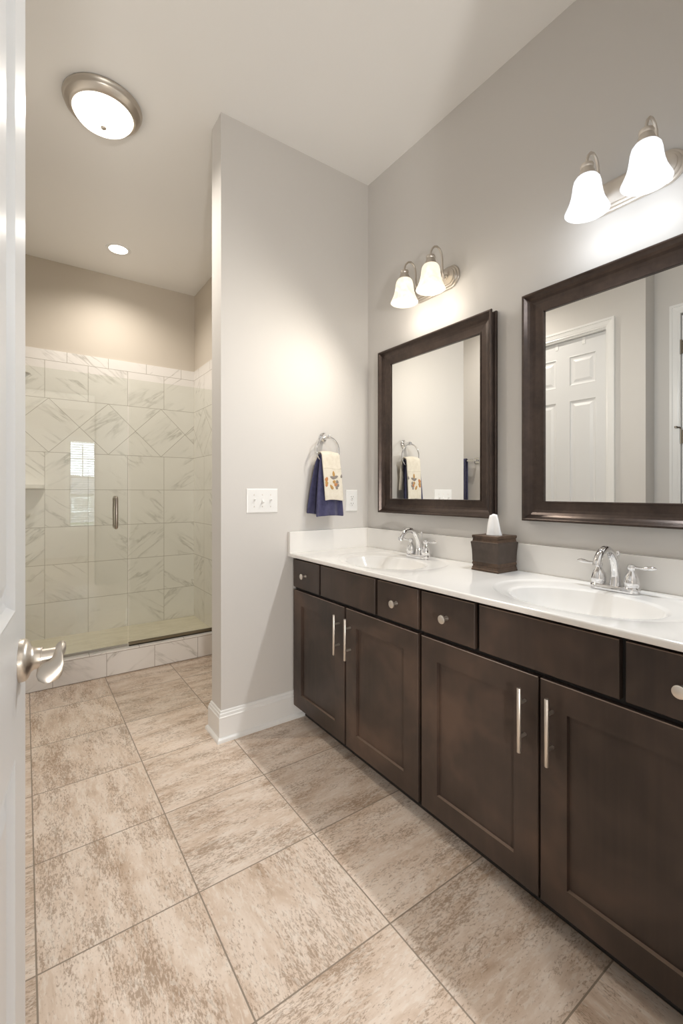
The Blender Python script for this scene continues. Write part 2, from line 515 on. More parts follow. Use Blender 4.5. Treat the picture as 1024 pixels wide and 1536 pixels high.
LD0, LD1 = 1.6175, 2.325     # closed door in the left wall
wl = MB()
wl.box(XL2 - 0.12, XL, 1.357, LD0, 0, HC)
wl.box(XL - 0.12, XL, LD0, LD1, DH + 0.005, HC)
wl.box(XL - 0.12, XL, LD1, YB, 0, HC)
struct('wall_left', wl, PAINT, 'greige left wall with a closed white panelled door', 'wall')
RD0, RD1 = 0.45, 1.195       # closed door in the stepped-back stretch
wl = MB()
wl.box(XL2 - 0.12, XL2, FY1, RD0, 0, HC)
wl.box(XL2 - 0.12, XL2, RD0, RD1, DH + 0.005, HC)
wl.box(XL2 - 0.12, XL2, RD1, 1.357, 0, HC)
struct('wall_left_recess', wl, PAINT, 'greige stretch of left wall stepped back beside the entrance', 'wall')
wf = MB()
wf.box(XL2 - 0.12, DX0, FY0, FY1, 0, HC)
wf.box(DX1, XV, FY0, FY1, 0, HC)
wf.box(DX0, DX1, FY0, FY1, DH + 0.01, HC)
struct('wall_front', wf, PAINT, 'front wall with the entrance door opening', 'wall')

# baseboard around the partition end
def base_loops(path, prof):
    """path: list of functions of the outward offset t giving (x, y)"""
    return [[(f(t)[0], f(t)[1], z) for t, z in prof] for f in path]
bprof = [(0.0, 0.0), (0.027, 0.0), (0.0265, 0.008), (0.024, 0.014), (0.019, 0.019), (0.015, 0.021), (0.015, 0.108), (0.0155, 0.110), (0.0155, 0.116),
         (0.0125, 0.1185), (0.011, 0.126), (0.011, 0.130), (0.007, 0.134), (0.006, 0.142), (0.003, 0.145), (0.0, 0.145)]
bb = MB()
bb.rings(base_loops([lambda t: (1.0, P1 + t), lambda t: (XE - t, P1 + t), lambda t: (XE - t, P0 - t), lambda t: (1.183, P0 - t)], bprof), True, True, True)
low = [(t, min(z, 0.075)) for t, z in bprof]
bb.rings(base_loops([lambda t: (1.183, P0 - t), lambda t: (1.238, P0 - t)], low), True, True, True)
struct('baseboard_partition', bb, TRIM, 'white moulded baseboard around the partition wall foot', 'baseboard')
bb = MB()
for a, b in ((LD1 + 0.064, 3.27), (1.357, LD0 - 0.064)):
    bb.rings(base_loops([lambda t, a=a: (XL + t, a), lambda t, b=b: (XL + t, b)], bprof), True, True, True)
struct('baseboard_left', bb, TRIM, 'white moulded baseboard along the left wall', 'baseboard')

# ------------------------------------------------------------------ panelled doors
PANEL_Z = [(0.25, 0.83), (1.03, 1.935), (2.05, 2.29)]
def door_face(mb, w, h, cols, rows, y, sgn, T):
    """one moulded face; T maps (along, normal, up)"""
    us = sorted({0.0, w, *[q for c in cols for q in c]})
    zs = sorted({0.0, h, *[q for r in rows for q in r]})
    for i in range(len(us) - 1):
        for j in range(len(zs) - 1):
            a, b, c, d = us[i], us[i + 1], zs[j], zs[j + 1]
            if (a, b) in cols and (c, d) in rows:
                steps = [(0.0, 0.0), (0.004, 0.001), (0.012, -0.008), (0.020, -0.010), (0.030, -0.010), (0.050, -0.003), (0.054, -0.003)]
                loops = [[T(a + q, y + sgn * dd, c + q), T(b - q, y + sgn * dd, c + q), T(b - q, y + sgn * dd, d - q), T(a + q, y + sgn * dd, d - q)] for q, dd in steps]
                mb.rings(loops, True, False, True)
            else:
                mb.add([T(a, y, c), T(b, y, c), T(b, y, d), T(a, y, d)], [(0, 1, 2, 3)])
def door_slab(w, h, stile, mull, T, th=0.035):
    pw = (w - 2 * stile - mull) / 2
    cols = [(stile, stile + pw), (stile + pw + mull, w - stile)]
    mb = MB()
    for y, sg in ((th / 2, 1), (-th / 2, -1)):
        door_face(mb, w, h, cols, PANEL_Z, y, sg, T)
    c = [T(0, -th / 2, 0), T(w, -th / 2, 0), T(w, th / 2, 0), T(0, th / 2, 0), T(0, -th / 2, h), T(w, -th / 2, h), T(w, th / 2, h), T(0, th / 2, h)]
    mb.add(c, [(0, 1, 2, 3), (4, 5, 6, 7), (0, 3, 7, 4), (1, 2, 6, 5)])
    return mb
def casing(mb, X, sg, y0, y1, z1, wd=0.062):
    """moulded casing on a wall face x = X around an opening y0..y1"""
    prof = [(0.0, 0.0), (0.0, 0.008), (0.006, 0.011), (0.010, 0.010), (0.018, 0.013), (0.034, 0.015), (0.044, 0.017), (0.046, 0.021), (wd, 0.021), (wd, 0.0)]
    loops = []
    for t, d in prof:
        x = X + sg * d
        loops.append([(x, y0 - t, 0.0), (x, y0 - t, z1 + t), (x, y1 + t, z1 + t), (x, y1 + t, 0.0)])
    mb.rings(loops, False)
    for e in (0, 3):
        mb.add([L[e] for L in loops], [tuple(range(len(loops)))])

# entrance door leaf, open 84 degrees beside the camera
phi = math.radians(6.0)
E_edge = Vector((0.0013, 0.88, 0))
dirv = Vector((math.sin(phi), math.cos(phi), 0))      # hinge -> leading edge
nrm = Vector((math.cos(phi), -math.sin(phi), 0))      # towards the vanity
LW = 0.813
hinge = E_edge - dirv * LW - nrm * 0.0175
def T_leaf(a, n, z):
    return hinge + dirv * a + nrm * n + Vector((0, 0, z + 0.008))
d1 = thing('door_1', (hinge.x, hinge.y, 0.0), 'white panelled entrance door standing open at the left edge', 'door', kind='structure')
obj('door_leaf', door_slab(LW, DH - 0.012, 0.115, 0.11, T_leaf), DOORP, d1)
HZ = 0.957
HA = LW - 0.066
def T_h(a, n, z): return T_leaf(HA + a, 0.0175 + n, HZ + z - 0.008)
ros = MB()
def disc_on_leaf(mb, prof, n=36):
    loops = []
    for r, hgt in prof:
        loops.append([T_h(r * math.cos(2 * PI * k / n), hgt, r * math.sin(2 * PI * k / n)) for k in range(n)])
    mb.rings(loops, True, True, True, smooth=True)
disc_on_leaf(ros, [(0.0308, 0.0), (0.0308, 0.004), (0.0300, 0.008), (0.026, 0.0115), (0.019, 0.014), (0.0155, 0.018), (0.0150, 0.026), (0.0155, 0.0265), (0.0155, 0.028)])
h1 = obj('door_handle', ros, NICKEL_W, d1, label='brushed nickel lever handle')
nk = MB()
disc_on_leaf(nk, [(0.0125, 0.028), (0.0125, 0.050), (0.0105, 0.052)])
obj('neck', nk, NICKEL_W, h1)
lv = MB()
secs = []
#     along the leaf, out of it, up, half width, half thickness, lean of the broad face from upright
L = [(0.010, 0.0490, 0.007, 0.0080, 0.0050, 0.3), (0.004, 0.0500, 0.007, 0.0140, 0.0075, 0.3), (-0.008, 0.0500, 0.006, 0.0155, 0.0070, 0.4), (-0.018, 0.0475, 0.003, 0.0160, 0.0056, 0.55),
     (-0.026, 0.0435, -0.003, 0.0165, 0.0048, 1.05), (-0.031, 0.0400, -0.010, 0.0168, 0.0044, 1.40), (-0.034, 0.0385, -0.017, 0.0160, 0.0042, 1.5), (-0.036, 0.0380, -0.023, 0.0125, 0.0040, 1.5), (-0.037, 0.0380, -0.0265, 0.0060, 0.0032, 1.5)]
for i, (a, o_, u_, hw, ht, tw) in enumerate(L):
    p0, p1 = L[max(i - 1, 0)], L[min(i + 1, len(L) - 1)]
    d_ = Vector((p1[0] - p0[0], p1[1] - p0[1], p1[2] - p0[2])).normalized()
    w_ = Vector((0, math.sin(tw), math.cos(tw)))
    w_ = (w_ - d_ * w_.dot(d_)).normalized()
    t_ = d_.cross(w_)
    ring = []
    for k in range(20):
        t = 2 * PI * k / 20
        q_ = Vector((a, o_, u_)) + w_ * (hw * math.cos(t)) + t_ * (ht * math.sin(t))
        ring.append(T_h(q_.x, q_.y, q_.z))
    secs.append(ring)
lv.rings(secs, True, True, True, smooth=True)
obj('lever', lv, NICKEL_W, h1)
jm = MB()
jm.box(DX0 - 0.018, DX0, FY0, FY1, 0, DH + 0.03).box(DX1, DX1 + 0.018, FY0, FY1, 0, DH + 0.03).box(DX0, DX1, FY0, FY1, DH + 0.005, DH + 0.03)
struct('trim_1', jm, TRIM, 'white jamb lining the entrance opening', 'door frame')

# closed door in the left wall (seen in the large mirror)
d2 = thing('door_2', (XL, LD0, 0), 'closed white panelled door in the left wall, mirrored over the vanity', 'door', kind='structure')
def T_l(a, n, z): return Vector((XL - 0.050 + n, LD0 + 0.006 + a, z + 0.01))
obj('door_leaf', door_slab(LD1 - LD0 - 0.012, DH - 0.02, 0.083, 0.106, T_l), DOORP, d2)
cs = MB(); casing(cs, XL, 1, LD0, LD1, DH + 0.005)
cs.box(XL - 0.1195, XL - 0.085, LD0 - 0.001, LD1 + 0.001, 0, DH + 0.0055)  # added backing behind the leaf, blocks sky light leaking through the gap
cs.box(XL - 0.10, XL - 0.0005, LD0 - 0.001, LD0 + 0.004, 0, DH + 0.005).box(XL - 0.10, XL - 0.0005, LD1 - 0.004, LD1 + 0.001, 0, DH + 0.005).box(XL - 0.10, XL - 0.0005, LD0, LD1, DH - 0.006, DH + 0.0055)
obj('casing', cs, TRIM, d2)
for k, y in enumerate((1.80, 2.02)):
    hk = MB().box(XL - 0.032, XL - 0.029, y - 0.012, y + 0.012, DH - 0.065, DH - 0.011)
    obj('over_door_hook', hk, PLASTIC, d2)

d3 = thing('door_3', (XL2, RD0, 0), 'white door with aged bronze hinges in the recessed left wall', 'door', kind='structure')
def T_r(a, n, z): return Vector((XL2 - 0.020 + n, RD0 + 0.004 + a, z + 0.01))
obj('door_leaf', door_slab(RD1 - RD0 - 0.008, DH - 0.02, 0.11, 0.11, T_r), DOORP, d3)
cs = MB(); casing(cs, XL2, 1, RD0, RD1, DH + 0.005)
cs.box(XL2 - 0.1195, XL2 - 0.05, RD0 - 0.001, RD1 + 0.001, 0, DH + 0.0055)  # same added backing, keeps outside light out around the leaf
obj('casing', cs, TRIM, d3)
for z in (2.21, 1.59, 0.95, 0.30):
    hg = MB().tube([(XL2 + 0.006, RD1 - 0.002, z - 0.05), (XL2 + 0.006, RD1 - 0.002, z + 0.05)], 0.0065, 10)
    hg.box(XL2 - 0.001, XL2 + 0.002, RD1 - 0.03, RD1 - 0.004, z - 0.045, z + 0.045)
    h_ = obj('hinge', hg, ANTIQUE, d3)
    if abs(z - 1.59) < 0.01:
        fn = MB().tube([(XL2 + 0.006, RD1 - 0.002, z + 0.052), (XL2 + 0.012, RD1 + 0.004, z + 0.064), (XL2 + 0.03, RD1 + 0.02, z + 0.066)], 0.005, 10)
        fn.lathe([(0.0, 0.0), (0.009, 0.002), (0.009, 0.012), (0.0, 0.014)], (XL2 + 0.03, RD1 + 0.02, z + 0.060), 14)
        obj('hinge_stop', fn, ANTIQUE, h_)

# ------------------------------------------------------------------ shower
ts = 0.008
tb = MB().box(XL, XS, YB - ts, YB - 0.0005, 0.0, 2.335)
struct('wall_tile_back', tb, T_BACK, 'marble-look tile with a diamond band on the shower back wall', 'tile wall')
tb = MB().box(XS - ts, XS - 0.0005, 3.30, YB - ts, 0.0, 2.335)
struct('wall_tile_right', tb, T_SIDE, 'marble-look tile on the right shower side wall', 'tile wall')
tb = MB().box(XL + 0.0005, XL + ts, 3.30, YB - ts, 0.0, 2.335)
struct('wall_tile_left', tb, T_SIDE, 'marble-look tile on the left shower side wall', 'tile wall')
cb = MB().box(XL + 0.001, XS - 0.001, YC, YC + 0.11, 0.0, 0.1625, 0.003)
struct('trim_2', cb, T_CURB, 'marble-tiled shower curb below the glass', 'shower curb')
struct('floor_shower', MB().box(XL + ts, XS - ts, YC + 0.11, YB - ts, -0.06, 0.047), T_PAN, 'pale mosaic shower floor behind the glass', 'shower floor')

sh = MB()
cx, cy = XL + ts, YB - ts
n = 14
rim = [(cx + 0.343 * math.cos(PI / 2 * k / n), cy - 0.29 * math.sin(PI / 2 * k / n)) for k in range(n + 1)]
for z0, z1 in ((1.236, 1.262),):
    lo = [(cx, cy, z0)] + [(x, y, z0) for x, y in rim]
    hi = [(cx, cy, z1)] + [(x, y, z1) for x, y in rim]
    sh.rings([lo, hi], True, True, True)
tag(obj('corner_shelf', sh, COUNTER, None, (cx, cy, 1.236)), 'pale corner shelf in the back left shower corner', 'shelf')

GY = 3.328
gd = thing('shower_door', (XL + 0.02, GY, 0.166), 'frameless glass shower door with an upright metal pull handle', 'shower door')
obj('pane', MB().box(XL + 0.012, 0.572, GY - 0.004, GY + 0.004, 0.178, 1.974, 0.0008, 1), GLASS, gd)
obj('bottom_sweep', MB().box(XL + 0.012, 0.572, GY - 0.006, GY + 0.006, 0.166, 0.179), simple('clear_sweep', (0.33, 0.31, 0.27), 0.3), gd)
for sg in (-1, 1):
    hd = MB()
    yy = GY + sg * 0.045
    pts = [(0.497, GY + sg * 0.004, 0.970), (0.497, GY + sg * 0.03, 0.970), (0.497, yy - sg * 0.004, 0.974), (0.497, yy, 0.985), (0.497, yy, 1.155), (0.497, yy - sg * 0.004, 1.166), (0.497, GY + sg * 0.03, 1.170), (0.497, GY + sg * 0.004, 1.170)]
    hd.tube(pts, 0.0105, 16)
    obj('handle', hd, PEWTER, gd)
for z in (0.45, 1.70):
    hg = MB().box(XL + ts + 0.001, XL + 0.075, GY - 0.012, GY + 0.012, z - 0.045, z + 0.045, 0.002)
    obj('hinge', hg, PEWTER, gd)
gp = thing('shower_screen', (0.58, GY, 0.163), 'fixed clear glass panel beside the shower door', 'glass panel')
obj('pane', MB().box(0.578, XS - ts - 0.002, GY - 0.004, GY + 0.004, 0.170, 1.974, 0.0008, 1), GLASS, gp)
ch = MB().box(0.578, XS - ts - 0.002, GY - 0.010, GY - 0.0045, 0.163, 0.186).box(0.578, XS - ts - 0.002, GY + 0.0045, GY + 0.010, 0.163, 0.186).box(0.578, XS - ts - 0.002, GY - 0.010, GY + 0.010, 0.163, 0.1695)
obj('channel', ch, simple('bronze_channel', (0.20, 0.165, 0.11), 0.35, 0.6), gp, label='dark metal floor channel')

sd = thing('shower_rose', (XL + ts, 3.80, 2.05), 'metal shower head on the left shower wall', 'shower head')
arm = MB().tube([(XL + ts, 3.80, 2.075), (XL + 0.09, 3.80, 2.08), (XL + 0.15, 3.80, 2.065), (XL + 0.19, 3.80, 2.035)], 0.010, 12)
obj('arm', arm, CHROME, sd)
hb = MB()
hb.rings([[(XL + 0.19 + a * 0.75 + r * math.cos(t) * 0.66, 3.80 + r * math.sin(t), 2.035 - a * 0.66 + r * math.cos(t) * 0.75) for t in [2 * PI * k / 20 for k in range(20)]]
          for r, a in ((0.012, 0.0), (0.016, 0.012), (0.034, 0.035), (0.040, 0.050), (0.039, 0.056))], True, True, True, smooth=True)
obj('head', hb, CHROME, sd)
obj('flange', MB().lathe([(0.030, 0.0), (0.030, 0.004), (0.012, 0.012)], (XL + ts, 3.80, 2.075), 20, 'X', closed=True), CHROME, sd)

# ------------------------------------------------------------------ vanity cabinets
FX = 1.165          # front of doors and drawers
FF = 1.185          # face frame
def shaker(mb, y0, y1, z0, z1, fw=0.075, dep=0.010):
    th = 0.0195
    b = 0.002
    def R(q, x): return [(x, y0 + q, z0 + q), (x, y1 - q, z0 + q), (x, y1 - q, z1 - q), (x, y0 + q, z1 - q)]
    mb.rings([R(0, FX + th), R(0, FX + b), R(b, FX), R(fw, FX), R(fw + 0.0015, FX + dep)], True, True, True)
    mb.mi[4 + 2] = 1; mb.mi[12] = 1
def slab(mb, y0, y1, z0, z1):
    th, b = 0.0195, 0.002
    def R(q, x): return [(x, y0 + q, z0 + q), (x, y1 - q, z0 + q), (x, y1 - q, z1 - q), (x, y0 + q, z1 - q)]
    mb.rings([R(0, FX + th), R(0, FX + b), R(b * 0.4, FX + b * 0.4), R(b, FX)], True, True, True)
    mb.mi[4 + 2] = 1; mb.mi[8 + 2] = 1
def bar_pull(parent, y, zc=0.5645):
    m = MB().tube([(1.135, y, zc - 0.0905), (1.135, y, zc - 0.0895), (1.135, y, zc + 0.0895), (1.135, y, zc + 0.0905)], [0.0052, 0.006, 0.006, 0.0052], 16)
    for dz in (-0.048, 0.048):
        m.tube([(1.135, y, zc + dz), (FX + 0.0005, y, zc + dz)], 0.0048, 12)
    return obj('handle', m, NICKEL, parent, label='brushed nickel bar handle')
def knob(parent, y, z=0.779):
    m = MB().lathe([(0.0, -0.029), (0.0125, -0.029), (0.0145, -0.0275), (0.0148, -0.024), (0.0135, -0.021), (0.007, -0.018), (0.0055, -0.010), (0.0085, -0.001), (0.0085, 0.0)], (FX, y, z), 24, 'X')
    return obj('knob', m, NICKEL, parent, label='round brushed nickel knob')
def cabinet(y0, y1, label, doors, drawers, false, fill):
    c = thing('vanity_cabinet', (1.44, (y0 + y1) / 2, 0.0), label, 'vanity cabinet', 'dark double-door vanity cabinets')
    b = MB()
    b.box(FF, FF + 0.018, y0, y1 + fill, 0.078, 0.8625)
    b.box(FF + 0.018, 1.686, y0, y0 + 0.016, 0.078, 0.8625).box(FF + 0.018, 1.686, y1 - 0.016, y1, 0.078, 0.8625)
    b.box(FF + 0.018, 1.686, y0 + 0.016, y1 - 0.016, 0.078, 0.096)
    b.box(1.674, 1.686, y0 + 0.016, y1 - 0.016, 0.096, 0.70)
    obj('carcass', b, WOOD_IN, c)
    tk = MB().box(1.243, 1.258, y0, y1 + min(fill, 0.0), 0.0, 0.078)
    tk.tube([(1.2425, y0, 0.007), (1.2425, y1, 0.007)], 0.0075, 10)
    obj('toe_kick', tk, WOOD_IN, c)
    for a, e, hy in doors:
        m = MB(); shaker(m, a, e, 0.080, 0.692)
        d = obj('door', m, [WOOD, WORN_LIT], c)
        bar_pull(d, hy)
    for a, e, ky in drawers:
        m = MB(); slab(m, a, e, 0.707, 0.8515)
        d = obj('drawer', m, [WOOD, WORN_LIT], c)
        knob(d, ky)
    m = MB(); slab(m, false[0], false[1], 0.707, 0.8515)
    obj('false_front', m, [WOOD, WORN_LIT], c)
    return c
cabinet(1.1665, 2.094, 'dark stained vanity cabinet next to the partition wall, under the far sink',
        [(1.633, 2.092, 1.671), (1.174, 1.6215, 1.586)], [(1.845, 2.092, 1.970), (1.174, 1.404, 1.289)], (1.4205, 1.830), 0.012)
cabinet(0.245, 1.1645, 'dark stained vanity cabinet nearest the camera, under the near sink',
        [(0.708, 1.157, 0.7465), (0.252, 0.701, 0.6645)], [(0.923, 1.157, 1.038), (0.252, 0.485, 0.369)], (0.499, 0.906), 0.0)

# ------------------------------------------------------------------ countertop with two moulded basins
ZC = 0.883
ct = thing('countertop', (1.42, 1.18, 0.863), 'long glossy white countertop with two moulded oval sinks', 'countertop')
X0, X1 = 1.150, 1.686
Y0, Y1 = 0.235, P0 - 0.001
top = MB()
basins = []
def sink(yc):
    xc = 1.383
    blk = (X0, X1, yc - 0.36, yc + 0.36)
    angs = [2 * PI * k / 144 for k in range(144)]
    for px in (blk[0], blk[1]):
        for py in (blk[2], blk[3]):
            a = math.atan2(py - yc, px - xc) % (2 * PI)
            k = min(range(len(angs)), key=lambda i: abs((angs[i] - a + PI) % (2 * PI) - PI))
            angs[k] = a
    def ell(cx_, a, b, z):
        out = []
        for t in angs:
            # ellipse point in the direction whose parameter keeps rays ordered
            out.append((cx_ + a * math.cos(t), yc + b * math.sin(t), ZC + z))
        return out
    rect = []
    for t in angs:
        c_, s_ = math.cos(t), math.sin(t)
        k = min([q for q in (((blk[1] - xc) / c_) if c_ > 1e-9 else None, ((blk[0] - xc) / c_) if c_ < -1e-9 else None,
                             ((blk[3] - yc) / s_) if s_ > 1e-9 else None, ((blk[2] - yc) / s_) if s_ < -1e-9 else None) if q is not None])
        rect.append((xc + k * c_, yc + k * s_, ZC))
    A_, B_ = 0.158, 0.218
    bowl = [(0.11, -0.128), (0.25, -0.127), (0.45, -0.120), (0.62, -0.106), (0.76, -0.084), (0.87, -0.058), (0.94, -0.034), (0.98, -0.018), (1.0, -0.0105)]
    loops = [ell(xc + (1 - q) * 0.02, A_ * q, B_ * q, z) for q, z in bowl]
    bm_ = MB().rings(loops, True, False, False, True)
    basins.append((bm_, yc, xc))
    outer = [(xc, 1.0, 1.0, -0.0105), (xc, 1.035, 1.03, -0.0065), (xc + 0.004, 1.08, 1.06, -0.0052), (xc + 0.03, 1.30, 1.22, -0.0042), (xc + 0.036, 1.40, 1.30, -0.0036), (xc + 0.038, 1.44, 1.335, -0.0022), (xc + 0.039, 1.475, 1.36, -0.0004), (xc + 0.040, 1.49, 1.37, 0.0)]
    lo = [ell(c_, A_ * a, B_ * b, z) for c_, a, b, z in outer] + [rect]
    top.rings(lo, True, False, False, True)
    return blk
blks = sorted([sink(1.615), sink(0.700)], key=lambda b: b[2])
edges = [Y0] + [q for b in blks for q in (b[2], b[3])] + [Y1]
for i in range(0, len(edges), 2):
    a, b = edges[i], edges[i + 1]
    if b - a > 1e-4:
        top.add([(X0, a, ZC), (X1, a, ZC), (X1, b, ZC), (X0, b, ZC)], [(0, 1, 2, 3)])
for i in range(0, len(edges), 2):
    a, b = edges[i], edges[i + 1]
    if b - a > 1e-4:
        top.add([(1.149, a, ZC - 0.02), (X1, a, ZC - 0.02), (X1, b, ZC - 0.02), (1.149, b, ZC - 0.02)], [(0, 3, 2, 1)])
fp = [(1.150, ZC), (1.1472, ZC - 0.0006), (1.1450, ZC - 0.0025), (1.144, ZC - 0.006), (1.144, ZC - 0.014), (1.1455, ZC - 0.0185), (1.149, ZC - 0.020), (1.205, ZC - 0.020)]
top.rings([[(x, Y0, z) for x, z in fp], [(x, Y1, z) for x, z in fp]], False, False, False, True)
top.add([(1.150, Y0, ZC), (X1, Y0, ZC), (X1, Y0, ZC - 0.02), (1.149, Y0, ZC - 0.02)], [(0, 1, 2, 3)])
obj('slab', top, COUNTER, ct)
for bm_, yc, xc in basins:
    b_ = obj('basin', bm_, COUNTER, ct)
    dr = MB().lathe([(0.0, -0.131), (0.012, -0.131), (0.016, -0.126), (0.022, -0.1255), (0.0235, -0.1275)], (xc + 0.018, yc, ZC), 24)
    obj('drain', dr, CHROME, b_)
obj('backsplash', MB().box(1.664, XV - 0.001, Y0, P0 - 0.024, ZC - 0.001, 0.995, 0.0025), COUNTER, ct)
obj('side_splash', MB().box(1.1445, XV - 0.001, P0 - 0.0245, P0 - 0.001, ZC - 0.001, 0.996, 0.003), COUNTER, ct)

# ------------------------------------------------------------------ faucets
def faucet(x, y, z, label):
    f = thing('faucet', (x, y, z), label, 'faucet', 'chrome two-handle faucets')
    b = MB()
    loops = []
    for (q, h) in ((1.0, 0.0), (1.0, 0.010), (0.95, 0.0145), (0.86, 0.017)):
        L_ = []
        for k in range(48):
            t = 2 * PI * k / 48
            c_, s_ = math.cos(t), math.sin(t)
            L_.append((x + 0.026 * q * c_, y + (0.049 if s_ >= 0 else -0.049) + 0.026 * q * s_, z + h))
        loops.append(L_)
    b.rings(loops, True, True, True, True)
    obj('base_plate', b, CHROME, f)
    sp = MB()
    path = [(0.004, 0.014, 0.0185), (0.006, 0.030, 0.0170), (0.006, 0.055, 0.0150), (0.000, 0.083, 0.0138), (-0.012, 0.108, 0.0132), (-0.030, 0.128, 0.0128), (-0.052, 0.139, 0.0124), (-0.074, 0.140, 0.0122),
            (-0.094, 0.132, 0.0122), (-0.108, 0.119, 0.0124), (-0.116, 0.106, 0.0128), (-0.119, 0.099, 0.0134), (-0.1195, 0.094, 0.0130)]
    sp.tube([(x + a, y, z + b_) for a, b_, r in path], [r for a, b_, r in path], 20, up=(0, 1, 0))
    obj('spout', sp, CHROME, f)
    lr = MB().tube([(x + 0.024, y, z + 0.012), (x + 0.024, y, z + 0.118)], 0.0028, 10)
    lr.lathe([(0.003, 0.112), (0.0065, 0.117), (0.0068, 0.123), (0.0045, 0.128), (0.0, 0.129)], (x + 0.024, y, z), 14)
    obj('lift_rod', lr, CHROME, f)
    for s_ in (-1, 1):
        yy = y + s_ * 0.051
        hb_ = MB().lathe([(0.0245, 0.004), (0.0260, 0.010), (0.0250, 0.016), (0.0215, 0.019), (0.0215, 0.022), (0.0235, 0.026), (0.0232, 0.036), (0.0205, 0.048), (0.0160, 0.059), (0.0105, 0.067), (0.0085, 0.071), (0.0105, 0.075),
                           (0.0125, 0.078), (0.0130, 0.084), (0.0105, 0.091), (0.0, 0.094)], (x, yy, z), 24)
        h_ = obj('handle', hb_, CHROME, f)
        l_ = MB().tube([(x, yy + s_ * q, z + h) for q, h in ((0.004, 0.084), (0.018, 0.0835), (0.034, 0.083), (0.046, 0.0845), (0.058, 0.086), (0.066, 0.0865), (0.072, 0.0865))],
                       [0.0060, 0.0052, 0.0062, 0.0088, 0.0092, 0.0065, 0.002], 14, flat=0.75, up=(0, 0, 1))
        obj('lever', l_, CHROME, h_)
    return f
fa = faucet(1.603, 0.700, ZC - 0.0035, 'chrome arched faucet behind the near sink, right of the tissue box')
dup(fa, (1.603, 1.612, ZC - 0.0035), 'chrome arched faucet behind the far sink, below the smaller mirror')

# ------------------------------------------------------------------ mirrors
def mirror(y0, y1, z0, z1, label):
    m = thing('mirror', (XV, (y0 + y1) / 2, z0), label, 'mirror', 'bronze framed mirrors')
    prof = [(0.004, 0.0), (0.0, 0.003), (0.0, 0.013), (0.003, 0.016), (0.008, 0.018), (0.008, 0.034), (0.003, 0.036), (0.0, 0.039), (0.0, 0.047), (0.0025, 0.050), (0.007, 0.050), (0.010, 0.0475),
            (0.013, 0.043), (0.018, 0.036), (0.025, 0.0295), (0.034, 0.025), (0.045, 0.0225), (0.070, 0.021), (0.073, 0.021), (0.0735, 0.0235), (0.0775, 0.0235), (0.079, 0.021), (0.079, 0.010)]
    loops = []
    for t, d in prof:
        x = XV - d
        loops.append([(x, y0 + t, z0 + t), (x, y1 - t, z0 + t), (x, y1 - t, z1 - t), (x, y0 + t, z1 - t)])
    fr = MB()
    fr.rings(loops, True)
    obj('frame', fr, FRAME, m)
    gl = MB().box(XV - 0.014, XV - 0.010, y0 + 0.0785, y1 - 0.0785, z0 + 0.0785, z1 - 0.0785)
    obj('mirror_glass', gl, MIRROR, m)
    return m
mr = mirror(0.308, 1.068, 1.091, 1.996, 'bronze framed mirror above the near sink, cut by the picture edge')
mf = dup(mr, (XV, (1.213 + 1.973) / 2, 1.091), 'whole bronze framed mirror above the far sink, reflecting the towel ring')

for c_ in mf.children:
    if c_.name.startswith('mirror_glass'): c_.rotation_euler.z = 0.0043      # the glass sits a hair out of square in its frame

